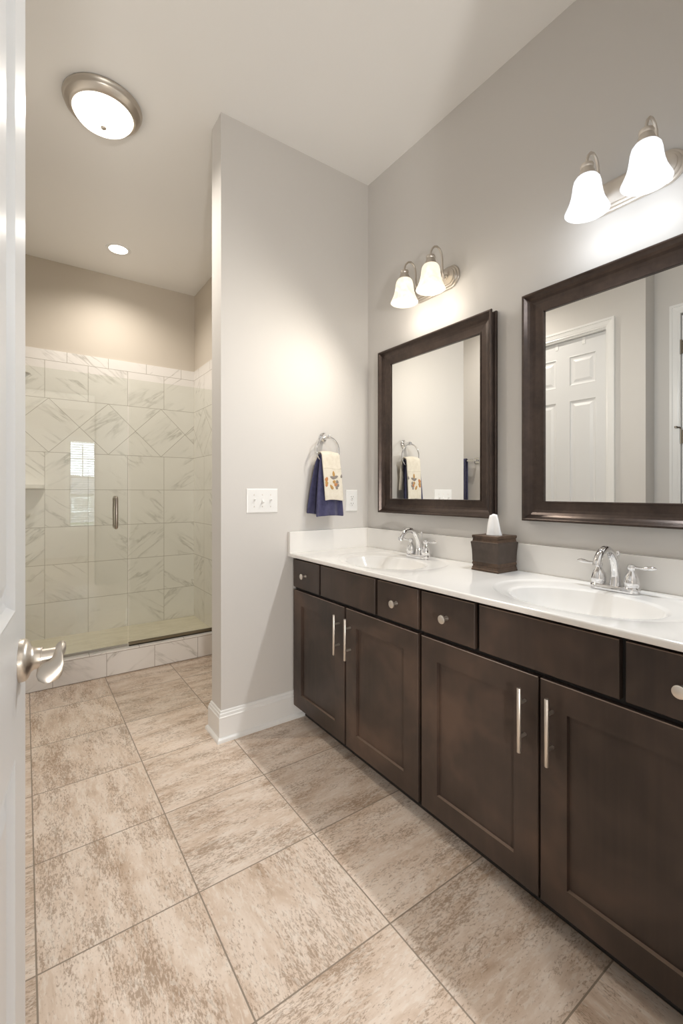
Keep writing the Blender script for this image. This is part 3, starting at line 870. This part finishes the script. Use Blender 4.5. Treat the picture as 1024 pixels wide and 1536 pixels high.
# ------------------------------------------------------------------ vanity lights
def vanity_light(yc, label, bulb_mat, shade_mat, metal, col, watts, pool):
    v = thing('vanity_light', (XV, yc, 2.245), label, 'wall light', 'two-light vanity sconces')
    bp = MB()
    loops = []
    for (r, d) in ((0.055, 0.0), (0.055, 0.006), (0.052, 0.010), (0.047, 0.011), (0.046, 0.016), (0.043, 0.019), (0.038, 0.020), (0.037, 0.025), (0.034, 0.027)):
        L_ = []
        for k in range(64):
            t = 2 * PI * k / 64
            c_, s_ = math.cos(t), math.sin(t)
            L_.append((XV - d, yc + (0.097 if c_ >= 0 else -0.097) + r * c_, 2.245 + r * s_))
        loops.append(L_)
    bp.rings(loops, True, True, True, True)
    obj('back_plate', bp, metal, v)
    xs = 1.558
    for s_ in (1, -1):
        y = yc + s_ * 0.089
        am = MB().tube([(1.668, y, 2.245), (1.655, y, 2.238), (1.645, y, 2.243), (1.6395, y, 2.26), (1.638, y, 2.29), (1.637, y, 2.325), (1.632, y, 2.348), (1.620, y, 2.365), (1.602, y, 2.3715), (1.583, y, 2.366), (1.568, y, 2.351), (1.560, y, 2.334), (1.558, y, 2.315)], 0.0048, 12)
        am.lathe([(0.012, 0.0), (0.012, -0.006), (0.007, -0.010)], (1.6665, y, 2.245), 16, 'X', closed=True)
        obj('arm', am, metal, v)
        cp = MB().lathe([(0.0, 0.050), (0.010, 0.049), (0.0195, 0.045), (0.0215, 0.040), (0.0205, 0.034), (0.0190, 0.031), (0.0225, 0.022), (0.0285, 0.006), (0.0300, 0.0)], (xs, y, 2.270), 28)
        obj('socket_cup', cp, metal, v)
        sd_ = MB().lathe([(0.024, 0.0), (0.033, -0.003), (0.0395, -0.012), (0.0430, -0.026), (0.0455, -0.046), (0.0485, -0.064), (0.0535, -0.082), (0.0600, -0.098), (0.0660, -0.111), (0.0690, -0.118),
                          (0.0675, -0.1185), (0.0640, -0.110), (0.0580, -0.096), (0.0515, -0.080), (0.0465, -0.062), (0.0435, -0.045), (0.0410, -0.026), (0.0375, -0.013), (0.032, -0.005), (0.024, -0.002)], (xs, y, 2.274), 40)
        so = obj('shade', sd_, shade_mat, v)
        bl = MB().lathe([(0.0, -0.100), (0.010, -0.098), (0.019, -0.092), (0.0245, -0.082), (0.0255, -0.072), (0.022, -0.060), (0.016, -0.048), (0.0125, -0.036), (0.0120, -0.012)], (xs, y, 2.274), 20)
        obj('bulb', bl, bulb_mat, so)
        lamp('bulb_light', (xs - 0.004, y, 2.100), col, watts, 'SPOT', 178, 0.9, 0.022, (0, math.radians(48), 0), v)
        lamp('bulb_wash', (xs - 0.004, y, 2.100), col, pool, 'POINT', radius=0.022, parent=v)
    return v
vanity_light(1.575, 'two-shade wall light glowing warm above the far mirror', glow('warm_bulb', WARM, BULB_WARM), shade_glass('warm_alabaster', (1.0, 0.88, 0.70), SHADE_GLOW, (0.34, 0.31, 0.25)), NICKEL_W, WARM, SPOT_WARM, POOL_WARM)
vanity_light(0.679, 'two-shade wall light glowing cool white above the near mirror', glow('cool_bulb', COOL, BULB_COOL), shade_glass('cool_alabaster', (0.95, 0.97, 1.0), SHADE_GLOW, (0.32, 0.325, 0.33)), NICKEL, COOL, SPOT_COOL, POOL_COOL)

# ------------------------------------------------------------------ ceiling lights
LX, LY = 0.308, 2.405
cl = thing('ceiling_light', (LX, LY, HC), 'round flush ceiling light with a nickel rim and white glass dome', 'ceiling light')
pn = MB().lathe([(0.060, -0.001), (0.168, -0.001), (0.170, -0.006), (0.168, -0.012), (0.164, -0.016), (0.163, -0.024), (0.160, -0.030), (0.149, -0.038), (0.145, -0.043), (0.138, -0.047), (0.131, -0.049), (0.127, -0.045)], (LX, LY, HC), 64)
obj('pan', pn, NICKEL_W, cl)
dm_ = MB().lathe([(0.0, -0.108), (0.03, -0.1065), (0.06, -0.101), (0.09, -0.090), (0.112, -0.076), (0.125, -0.060), (0.1295, -0.047)], (LX, LY, HC), 56)
dome = NT('lit_alabaster_dome')
gpos = dome.n('ShaderNodeTexCoord').outputs['Object']
sw = dome.ramp(dome.noise(gpos, 9.0, 4.0, 0.6, 1.0), [(0.40, 0.8), (0.62, 1.0)])
dome.set(col=(0.85, 0.85, 0.83), rough=0.25, em=WARM2, ems=dome.ma('MULTIPLY', sw, FLUSH))
obj('glass_dome', dm_, dome.m, cl)
obj('finial', MB().lathe([(0.0, -0.118), (0.006, -0.117), (0.0115, -0.1125), (0.0125, -0.108), (0.010, -0.104)], (LX, LY, HC), 20), NICKEL_W, cl)
lamp('dome_light', (LX, LY, HC - 0.135), WARM2, FLUSH_W, 'SPOT', 165, 1.0, 0.0, (0, 0, 0), cl)
RX, RY = 0.583, 3.77
rl = thing('downlight', (RX, RY, HC), 'small round white recessed downlight over the shower', 'downlight')
obj('trim_ring', MB().lathe([(0.087, -0.0005), (0.087, -0.004), (0.083, -0.006), (0.066, -0.004), (0.064, -0.001)], (RX, RY, HC), 40), TRIM, rl)
obj('lens', MB().lathe([(0.0, -0.0022), (0.064, -0.0022), (0.0655, -0.0008)], (RX, RY, HC), 40), glow('downlight_lens', WARM2, DOWN), rl)
lamp('downlight_beam', (RX, RY, HC - 0.012), WARM2, DOWN_W, 'SPOT', 150, 1.0, 0.03, (0, 0, 0), rl)

# ------------------------------------------------------------------ switch plate and outlet
sp = thing('light_switch', (0.985, P0, 1.16), 'white three-toggle light switch plate on the partition wall', 'light switch')
SX, SZ = 0.9965, 1.1615
def plate(w, h, cx_, cz):
    m = MB()
    loops = []
    for q, d in ((0.0, 0.0), (0.0, 0.002), (0.0015, 0.0045), (0.005, 0.0058)):
        loops.append([(cx_ - w / 2 + q, P0 - d, cz - h / 2 + q), (cx_ + w / 2 - q, P0 - d, cz - h / 2 + q), (cx_ + w / 2 - q, P0 - d, cz + h / 2 - q), (cx_ - w / 2 + q, P0 - d, cz + h / 2 - q)])
    return m.rings(loops, True, True, True)
obj('plate', plate(0.172, 0.124, SX, SZ), PLASTIC, sp)
for k, dx_ in enumerate((-0.046, 0.0, 0.046)):
    m = MB().box(SX + dx_ - 0.0055, SX + dx_ + 0.0055, P0 - 0.0075, P0 - 0.0055, SZ - 0.0125, SZ + 0.0125, 0.0006, 1)
    up = -1 if k == 1 else 1
    pts = [(SX + dx_, P0 - 0.006, SZ), (SX + dx_, P0 - 0.013, SZ + up * 0.005), (SX + dx_, P0 - 0.019, SZ + up * 0.010)]
    m.tube(pts, [0.005, 0.0045, 0.0038], 10)
    obj('toggle', m, PLASTIC, sp)
    for dz in (-0.030, 0.030):
        obj('screw', MB().lathe([(0.0, -0.0068), (0.0028, -0.0066), (0.0034, -0.0056)], (SX + dx_, P0, SZ + dz), 12, 'Y'), NICKEL, sp)
ol = thing('wall_outlet', (1.555, P0, 1.155), 'white duplex wall outlet beside the hanging towels', 'outlet')
OX, OZ = 1.5655, 1.1565
obj('plate', plate(0.082, 0.124, OX, OZ), PLASTIC, ol)
for dz in (-0.0195, 0.0195):
    rc = MB()
    loops = []
    for q, d in ((1.0, 0.0055), (1.0, 0.0072), (0.94, 0.0080)):
        loops.append([(OX + 0.0168 * q * max(-0.92, min(0.92, 1.12 * math.cos(t))) , P0 - d, OZ + dz + 0.0140 * q * math.sin(t)) for t in [2 * PI * k / 28 for k in range(28)]])
    rc.rings(loops, True, True, True)
    ro = obj('receptacle', rc, PLASTIC, ol)
    sl = MB()
    for dx_, hh in ((-0.0063, 0.0042), (0.0063, 0.0036)):
        sl.box(OX + dx_ - 0.0010, OX + dx_ + 0.0010, P0 - 0.0085, P0 - 0.0078, OZ + dz + 0.003 - hh, OZ + dz + 0.003 + hh)
    sl.lathe([(0.0, -0.0085), (0.0024, -0.0085), (0.0024, -0.0075)], (OX, P0, OZ + dz - 0.0072), 12, 'Y')
    obj('slots', sl, SLOT, ro)
obj('screw', MB().lathe([(0.0, -0.0068), (0.0026, -0.0066), (0.0032, -0.0056)], (OX, P0, OZ), 12, 'Y'), NICKEL, ol)

# ------------------------------------------------------------------ towel ring with two towels
RXc, RZt = 1.362, 1.508
RY_ = P0 - 0.060
tr = thing('towel_ring', (RXc + 0.008, P0, 1.45), 'chrome towel ring on the partition wall above the outlet', 'towel ring')
m = MB()
m.lathe([(0.0275, 0.0), (0.0275, -0.005), (0.024, -0.010), (0.017, -0.013), (0.012, -0.020), (0.011, -0.042), (0.0125, -0.052), (0.0125, -0.062), (0.009, -0.067), (0.0, -0.068)], (RXc + 0.006, P0, RZt + 0.004), 24, 'Y')
obj('post', m, CHROME, tr)
RR = 0.073
ringp = [(RXc + RR * math.sin(2 * PI * k / 48), RY_, RZt - RR + RR * math.cos(2 * PI * k / 48)) for k in range(49)]
obj('ring', MB().tube(ringp, 0.0048, 12, cap=False), CHROME, tr)

def drape(name, mat, root, prof, nx, xfun, fold, th, label, cat, group):
    """cloth hung over a bar: prof = (y, z) points front hem -> over the bar -> back hem; xfun(s, k) gives x"""
    # resample the profile
    pts = [Vector((0, a, b)) for a, b in prof]
    seg = [0.0]
    for a, b in zip(pts, pts[1:]): seg.append(seg[-1] + (b - a).length)
    ns = 64
    vs, fs = [], []
    for i in range(ns + 1):
        d = seg[-1] * i / ns
        j = max(q for q in range(len(seg)) if seg[q] <= d + 1e-9)
        j = min(j, len(pts) - 2)
        f_ = (d - seg[j]) / (seg[j + 1] - seg[j])
        p = pts[j].lerp(pts[j + 1], f_)
        for k in range(nx + 1):
            u = k / nx
            x, dy, dz = xfun(i / ns, u, p.z)
            vs.append((x, p.y + dy, p.z + dz))
    for i in range(ns):
        for k in range(nx):
            a = i * (nx + 1) + k
            fs.append((a, a + 1, a + nx + 2, a + nx + 1))
    mb = MB().add(vs, fs, True)
    o = obj(name, mb, mat, None, root)
    md = o.modifiers.new('thick', 'SOLIDIFY'); md.thickness = th; md.offset = 0.0
    sb = o.modifiers.new('soft', 'SUBSURF'); sb.levels = 1; sb.render_levels = 1
    return tag(o, label, cat, group)

def arc(yc, zc, r, n=8):           # over the bar from front (-y) to back (+y)
    return [(yc - r * math.cos(PI * k / n), zc + r * math.sin(PI * k / n)) for k in range(n + 1)]
zb = 1.394
navy_prof = [(RY_ - 0.030, 1.072), (RY_ - 0.026, 1.16), (RY_ - 0.020, 1.28)] + arc(RY_, zb, 0.0150) + [(RY_ + 0.020, 1.28), (RY_ + 0.032, 1.10), (RY_ + 0.033, 1.085)]
def navy_x(s, u, z):
    t1 = max(0.0, min(1.0, (zb - z) / 0.30))
    t = t1 ** 0.6
    front = s < 0.5
    if front:
        x0, x1 = 1.3055 - 0.034 * t, 1.412 + 0.030 * t
    else:
        x0, x1 = 1.3055 - 0.058 * t, 1.410 - 0.02 * t
    x = x0 + (x1 - x0) * u
    dy = 0.006 * t1 * math.sin(u * 9.0 + 0.6) + 0.004 * t1 * math.sin(u * 17.0)
    dz = 0.006 * t * math.sin(u * 3.0 + (0 if front else 2))
    if not front: dy = abs(dy) * 0.4
    return x, dy, dz
drape('hand_towel', NAVY, (1.36, RY_, 1.07), navy_prof, 26, navy_x, 0, 0.009, 'navy blue hand towel hanging under the cream towel on the ring', 'towel', None)
cream_prof = [(RY_ - 0.046, 1.160), (RY_ - 0.044, 1.20), (RY_ - 0.036, 1.30)] + arc(RY_, zb + 0.004, 0.0255) + [(RY_ + 0.030, 1.33), (RY_ + 0.033, 1.245), (RY_ + 0.034, 1.22)]
def cream_y(u, t):
    return 0.004 * t * math.sin(u * 5.0 + 0.3)
def cream_x(s, u, z):
    t = max(0.0, min(1.0, (zb - z) / 0.24))
    front = s < 0.55
    x0, x1 = 1.305 + 0.010 * t, 1.422 + 0.010 * t
    if not front: x0 -= 0.012 * t
    return x0 + (x1 - x0) * u, (cream_y(u, t) if front else 0.0), 0.004 * math.sin(u * 4.0)
tw = drape('hand_towel', CREAM, (1.36, RY_, 1.16), cream_prof, 22, cream_x, 0, 0.008, 'cream hand towel with embroidered flowers hanging on the ring', 'towel', None)
emb = MB()
leafs = [(1.372, 1.305, 0.016, 0.0075, 95), (1.384, 1.287, 0.016, 0.008, 20), (1.364, 1.284, 0.016, 0.008, 160), (1.374, 1.262, 0.010, 0.009, 40), (1.392, 1.262, 0.010, 0.008, 100), (1.384, 1.246, 0.011, 0.009, 10),
         (1.396, 1.243, 0.009, 0.008, 60), (1.387, 1.230, 0.010, 0.007, 120), (1.357, 1.233, 0.015, 0.008, 125), (1.326, 1.275, 0.013, 0.010, 60), (1.325, 1.256, 0.012, 0.010, 110), (1.325, 1.243, 0.009, 0.008, 30), (1.4215, 1.293, 0.010, 0.006, 80)]
sets = {'gold': [], 'grey': [], 'rust': []}
for i, (x, z, a, b, ang) in enumerate(leafs):
    key = ['gold', 'grey', 'grey', 'gold', 'grey', 'rust', 'grey', 'grey', 'gold', 'rust', 'gold', 'rust', 'grey'][i]
    sets[key].append((x, z, a, b, math.radians(ang)))
colr = {'gold': (0.46, 0.27, 0.09), 'grey': (0.25, 0.22, 0.20), 'rust': (0.50, 0.22, 0.09)}
def cream_surface_y(x, z):
    # front sheet of the cream towel
    zs = [(1.160, RY_ - 0.046), (1.20, RY_ - 0.044), (1.30, RY_ - 0.036), (zb + 0.006, RY_ - 0.024)]
    for (za, ya), (zb_, yb_) in zip(zs, zs[1:]):
        if za <= z <= zb_:
            y = ya + (yb_ - ya) * (z - za) / (zb_ - za); break
    else: y = zs[0][1]
    t = max(0.0, min(1.0, (zb - z) / 0.24))
    u = (x - (1.305 + 0.010 * t)) / 0.117
    return y + cream_y(u, t) - 0.0050
bd = MB().tube([(1.3095 + 0.115 * k / 16, cream_surface_y(1.3095 + 0.115 * k / 16, 1.334) + 0.0006, 1.334 + 0.002 * math.sin(k * 0.4)) for k in range(17)], 0.0016, 8)
obj('woven_band', bd, CREAM, tw)
thread = {k: simple(k + '_thread', c, 0.8) for k, c in colr.items()}
for key, ls in sets.items():
    for x, z, a, b, ang in ls:
        mb = MB()
        L0, L1, L2 = [], [], []
        for k in range(16):
            t = 2 * PI * k / 16
            for q, lst, d in ((1.0, L0, 0.0), (0.85, L1, 0.0012), (0.55, L2, 0.0014)):
                p, r = a * q * math.cos(t), b * q * math.sin(t) * (1 - 0.25 * math.cos(t))
                xx, zz = x + p * math.cos(ang) - r * math.sin(ang), z + p * math.sin(ang) + r * math.cos(ang)
                xx = min(xx, 1.4265)
                lst.append((xx, cream_surface_y(xx, zz) - d, zz))
        mb.rings([L0, L1, L2], True, False, True, True)
        obj('embroidered_petal', mb, thread[key], tw, label=key + ' coloured embroidered petal')

# ------------------------------------------------------------------ towel bar on the left wall with a navy bath towel (in the far mirror)
tbv = thing('towel_bar', (XL, 3.0, 1.51), 'chrome towel bar on the left wall, reflected in the far mirror', 'towel bar')
for y in (2.775, 3.215):
    m = MB().box(XL, XL + 0.006, y - 0.026, y + 0.026, 1.484, 1.536, 0.002)
    m.box(XL + 0.0055, XL + 0.072, y - 0.010, y + 0.010, 1.500, 1.520, 0.002)
    obj('post', m, CHROME, tbv)
obj('bar', MB().box(XL + 0.052, XL + 0.068, 2.785, 3.205, 1.502, 1.518, 0.003), CHROME, tbv)
bp_ = []
for r, z in ((0.021, 1.02), (0.019, 1.2), (0.018, 1.45)): bp_.append((-r, z))
bp_ += [(-0.018 * math.cos(PI * k / 8), 1.510 + 0.018 * math.sin(PI * k / 8)) for k in range(9)]
bp_ += [(0.018, 1.45), (0.018, 1.2), (0.018, 1.06)]
vs, fs = [], []
nu = 24
for yy, zz in bp_:
    for k in range(nu + 1):
        u = k / nu
        vs.append((XL + 0.060 - yy, 2.852 + 0.25 * u, zz))
for i in range(len(bp_) - 1):
    for k in range(nu):
        a = i * (nu + 1) + k
        fs.append((a, a + 1, a + nu + 2, a + nu + 1))
bt = obj('bath_towel', MB().add(vs, fs, True), NAVY, None, (XL + 0.06, 3.02, 1.02))
md = bt.modifiers.new('thick', 'SOLIDIFY'); md.thickness = 0.010; md.offset = 0.0
tag(bt, 'navy bath towel folded over the bar, seen only in the far mirror', 'towel')

# ------------------------------------------------------------------ tissue box
TX, TY = 1.588, 1.158
HB = 0.0635
ZB = ZC + 0.0006
tbx = thing('tissue_box', (TX, TY, ZB), 'square bronze tissue box cover standing between the two sinks', 'tissue box')
def sq(mb, prof, cap0=True, cap1=True):
    mb.rings([[(TX + a * (HB + o), TY + b * (HB + o), ZB + h) for a, b in ((-1, -1), (1, -1), (1, 1), (-1, 1))] for o, h in prof], True, cap0, cap1)
m = MB()
sq(m, [(-0.0025, 0.0355), (-0.0015, 0.041), (-0.0012, 0.060), (0.0, 0.085), (0.0022, 0.106), (0.0032, 0.113), (0.0032, 0.117), (0.0, 0.1185)], False, False)
obj('body', m, BOXM, tbx)
m = MB()
sq(m, [(-0.002, 0.0), (0.001, 0.0), (0.001, 0.006), (-0.001, 0.009), (-0.0005, 0.013), (-0.003, 0.0155), (-0.0035, 0.023), (-0.001, 0.0245), (-0.001, 0.030), (-0.0025, 0.0355)], True, False)
obj('base_moulding', m, BOXM2, tbx)
m = MB()
sq(m, [(0.0, 0.1185), (-0.002, 0.121), (-0.0035, 0.131), (-0.001, 0.1345), (-0.0005, 0.138), (-0.0005, 0.1425), (-0.002, 0.145)], False, False)
lo = [(TX + a * (HB - 0.002), TY + b * (HB - 0.002), ZB + 0.145) for a, b in ((-1, -1), (1, -1), (1, 1), (-1, 1))]
n = 32
def sqp(t):
    c_, s_ = math.cos(t), math.sin(t)
    k = 1 / max(abs(c_), abs(s_))
    return c_ * k, s_ * k
L0 = [(TX + sqp(2 * PI * k / n + PI / 4)[0] * (HB - 0.002), TY + sqp(2 * PI * k / n + PI / 4)[1] * (HB - 0.002), ZB + 0.145) for k in range(n)]
L1 = [(TX + 0.022 * math.cos(2 * PI * k / n + PI / 4), TY + 0.034 * math.sin(2 * PI * k / n + PI / 4), ZB + 0.145) for k in range(n)]
L2 = [(x, y, ZB + 0.137) for x, y, z in L1]
m.rings([L0, L1, L2], True)
obj('lid', m, BOXM2, tbx)
tv, tf = [], []
nh, na = 12, 28
for i in range(nh + 1):
    h = i / nh
    r0 = 0.021 * (1 - h) ** 0.9 + 0.0150
    for k in range(na):
        a = 2 * PI * k / na
        r = r0 * (1 + 0.16 * math.sin(3 * a + 1.3 * h) + 0.10 * math.sin(5 * a - 2 * h))
        tv.append((TX + 0.003 + 0.62 * r * math.cos(a) + 0.003 * h, TY + 0.004 + r * math.sin(a) + 0.002 * h, ZB + 0.138 + 0.090 * h + (0.003 * math.sin(2 * a + 0.5) * h * h)))
for i in range(nh):
    for k in range(na):
        k2 = (k + 1) % na
        tf.append((i * na + k, i * na + k2, (i + 1) * na + k2, (i + 1) * na + k))
tp = obj('tissue', MB().add(tv, tf, True), TISSUE, None, (TX, TY, ZB + 0.138))
md = tp.modifiers.new('thick', 'SOLIDIFY'); md.thickness = 0.0012
tag(tp, 'white paper tissue pulled up out of the bronze box', 'tissue')

# ------------------------------------------------------------------ bedroom behind the camera (mirrored in the shower glass)
BY = -3.10
struct('floor_bedroom', MB().box(-2.2, 3.2, BY, FY0 - 0.02, -0.06, -0.001), CARPET, 'beige carpet of the bedroom behind the entrance', 'floor')
struct('ceiling_bedroom', MB().box(-2.2, 3.2, BY, FY0, 2.75, 2.83), CEIL, 'white bedroom ceiling', 'ceiling')
WX0, WX1, WZ0, WZ1 = 0.68, 1.13, 0.55, 2.19
bw = MB()
bw.box(-2.2, WX0, BY - 0.12, BY, 0, 2.8).box(WX1, 3.2, BY - 0.12, BY, 0, 2.8).box(WX0, WX1, BY - 0.12, BY, 0, WZ0).box(WX0, WX1, BY - 0.12, BY, WZ1, 2.8)
bw.box(-2.3, -2.2, BY, FY0, 0, 2.8).box(3.2, 3.3, BY, FY0, 0, 2.8)
bw.box(-2.2, -0.485, FY0, FY0 + 0.1, 0, 2.8).box(1.81, 3.2, FY0, FY0 + 0.1, 0, 2.8)
struct('wall_bedroom', bw, PAINT, 'bedroom walls with a window opposite the entrance', 'wall')
wn = thing('window_1', ((WX0 + WX1) / 2, BY, WZ0), 'tall white bedroom window with open blinds, mirrored in the shower glass', 'window', kind='structure')
m = MB()
def frame4(mb, x0, x1, y0, y1, z0, z1, wdt):
    mb.box(x0, x0 + wdt, y0, y1, z0, z1).box(x1 - wdt, x1, y0, y1, z0, z1).box(x0 + wdt, x1 - wdt, y0, y1, z0, z0 + wdt).box(x0 + wdt, x1 - wdt, y0, y1, z1 - wdt, z1)
frame4(m, WX0 + 0.001, WX1 - 0.001, BY - 0.10, BY - 0.05, WZ0 + 0.001, WZ1 - 0.001, 0.028)
xm = (WX0 + WX1) / 2
m.box(WX0 + 0.029, WX1 - 0.029, BY - 0.09, BY - 0.06, 1.47, 1.51).box(xm - 0.009, xm + 0.009, BY - 0.085, BY - 0.066, WZ0 + 0.029, WZ1 - 0.029).box(WX0 + 0.029, WX1 - 0.029, BY - 0.085, BY - 0.066, 1.835, 1.853)
obj('window_frame', m, TRIM, wn)
obj('pane', MB().box(WX0 + 0.029, WX1 - 0.029, BY - 0.0775, BY - 0.0745, WZ0 + 0.029, WZ1 - 0.029), WINGLASS, wn)
m = MB()
z = WZ1 - 0.05
while z > WZ0 + 0.03:
    m.rings([[(x, BY - 0.047, z - 0.007), (x, BY - 0.003, z + 0.005), (x, BY - 0.003, z + 0.007), (x, BY - 0.047, z - 0.005)] for x in (WX0 + 0.006, WX1 - 0.006)], True, True, True)
    z -= 0.044
m.box(WX0 + 0.004, WX1 - 0.004, BY - 0.049, BY - 0.001, WZ1 - 0.035, WZ1 - 0.002)
obj('blind', m, BLIND, wn)
m = MB()
for t, d in ((0.0, 0.016),):
    m.box(WX0 - 0.062, WX0 - 0.001, BY + 0.0005, BY + 0.016, WZ0 - 0.06, WZ1 + 0.06).box(WX1 + 0.001, WX1 + 0.062, BY + 0.0005, BY + 0.016, WZ0 - 0.06, WZ1 + 0.06)
    m.box(WX0 - 0.001, WX1 + 0.001, BY + 0.0005, BY + 0.016, WZ1 + 0.001, WZ1 + 0.06).box(WX0 - 0.001, WX1 + 0.001, BY + 0.0005, BY + 0.03, WZ0 - 0.06, WZ0 - 0.001)
obj('casing', m, TRIM, wn)
BLX, BLY = -0.30, -1.65
ns_ = thing('stand', (BLX, BLY, 0.0), 'low dark nightstand added under the fill lamp, out of view behind the entrance', 'stand')  # added only to hold up the unseen fill lamp
obj('body', MB().box(BLX - 0.22, BLX + 0.22, BLY - 0.2, BLY + 0.2, 0.08, 0.42, 0.004), WOOD, ns_)
for a in (-1, 1):
    for b in (-1, 1):
        obj('leg', MB().box(BLX + a * 0.19 - 0.018, BLX + a * 0.19 + 0.018, BLY + b * 0.17 - 0.018, BLY + b * 0.17 + 0.018, 0.0, 0.08), WOOD_IN, ns_)
bl_ = thing('fill_lamp', (BLX, BLY, 0.421), 'added fill lamp, out of view on the bedroom nightstand', 'lamp')  # added lamp behind the camera, fills the bathroom with light
obj('base', MB().lathe([(0.0, 0.0), (0.07, 0.0), (0.07, 0.012), (0.03, 0.03), (0.045, 0.09), (0.03, 0.15), (0.012, 0.18), (0.012, 0.26)], (BLX, BLY, 0.421), 32), NICKEL, bl_)
obj('lamp_shade', MB().lathe([(0.13, 0.20), (0.09, 0.36)], (BLX, BLY, 0.421), 40), NT('lamp_shade_cloth').set(col=(0.8, 0.76, 0.7), em=(1.0, 0.93, 0.84), ems=BED_FILL).m, bl_)
lamp('fill_lamp_light', (BLX, BLY, 0.90), (1.0, 0.97, 0.93), BED_FILL_W, 'POINT', radius=0.09, parent=bl_)  # added fill through the entrance, set above the lampshade
# outside
struct('ground', MB().box(-12, 16, -40, BY - 0.13, -0.5, -0.3), simple('lawn', (0.10, 0.14, 0.06), 0.9), 'lawn outside the bedroom window', 'ground')
hs = thing('house', (3.0, -19, -0.3), 'neighbouring house outside, glimpsed in the shower glass reflection', 'house')
obj('walls', MB().box(1.2, 6.0, -23, -19, -0.3, 1.15), simple('house_siding', (0.35, 0.34, 0.33), 0.8), hs)
rf = MB()
rf.add([(1.0, -23.2, 1.1), (6.2, -23.2, 1.1), (6.2, -18.8, 1.1), (1.0, -18.8, 1.1), (1.9, -21, 2.1), (5.2, -21, 1.9)], [(0, 1, 5, 4), (2, 3, 4, 5), (0, 4, 3), (1, 2, 5), (0, 1, 2, 3)])
obj('roof', rf, simple('house_shingle', (0.14, 0.13, 0.13), 0.9), hs)
m = MB()
frame4(m, 1.9, 2.7, -18.995, -18.95, 0.2, 0.95, 0.09)
obj('window', m, TRIM, hs)
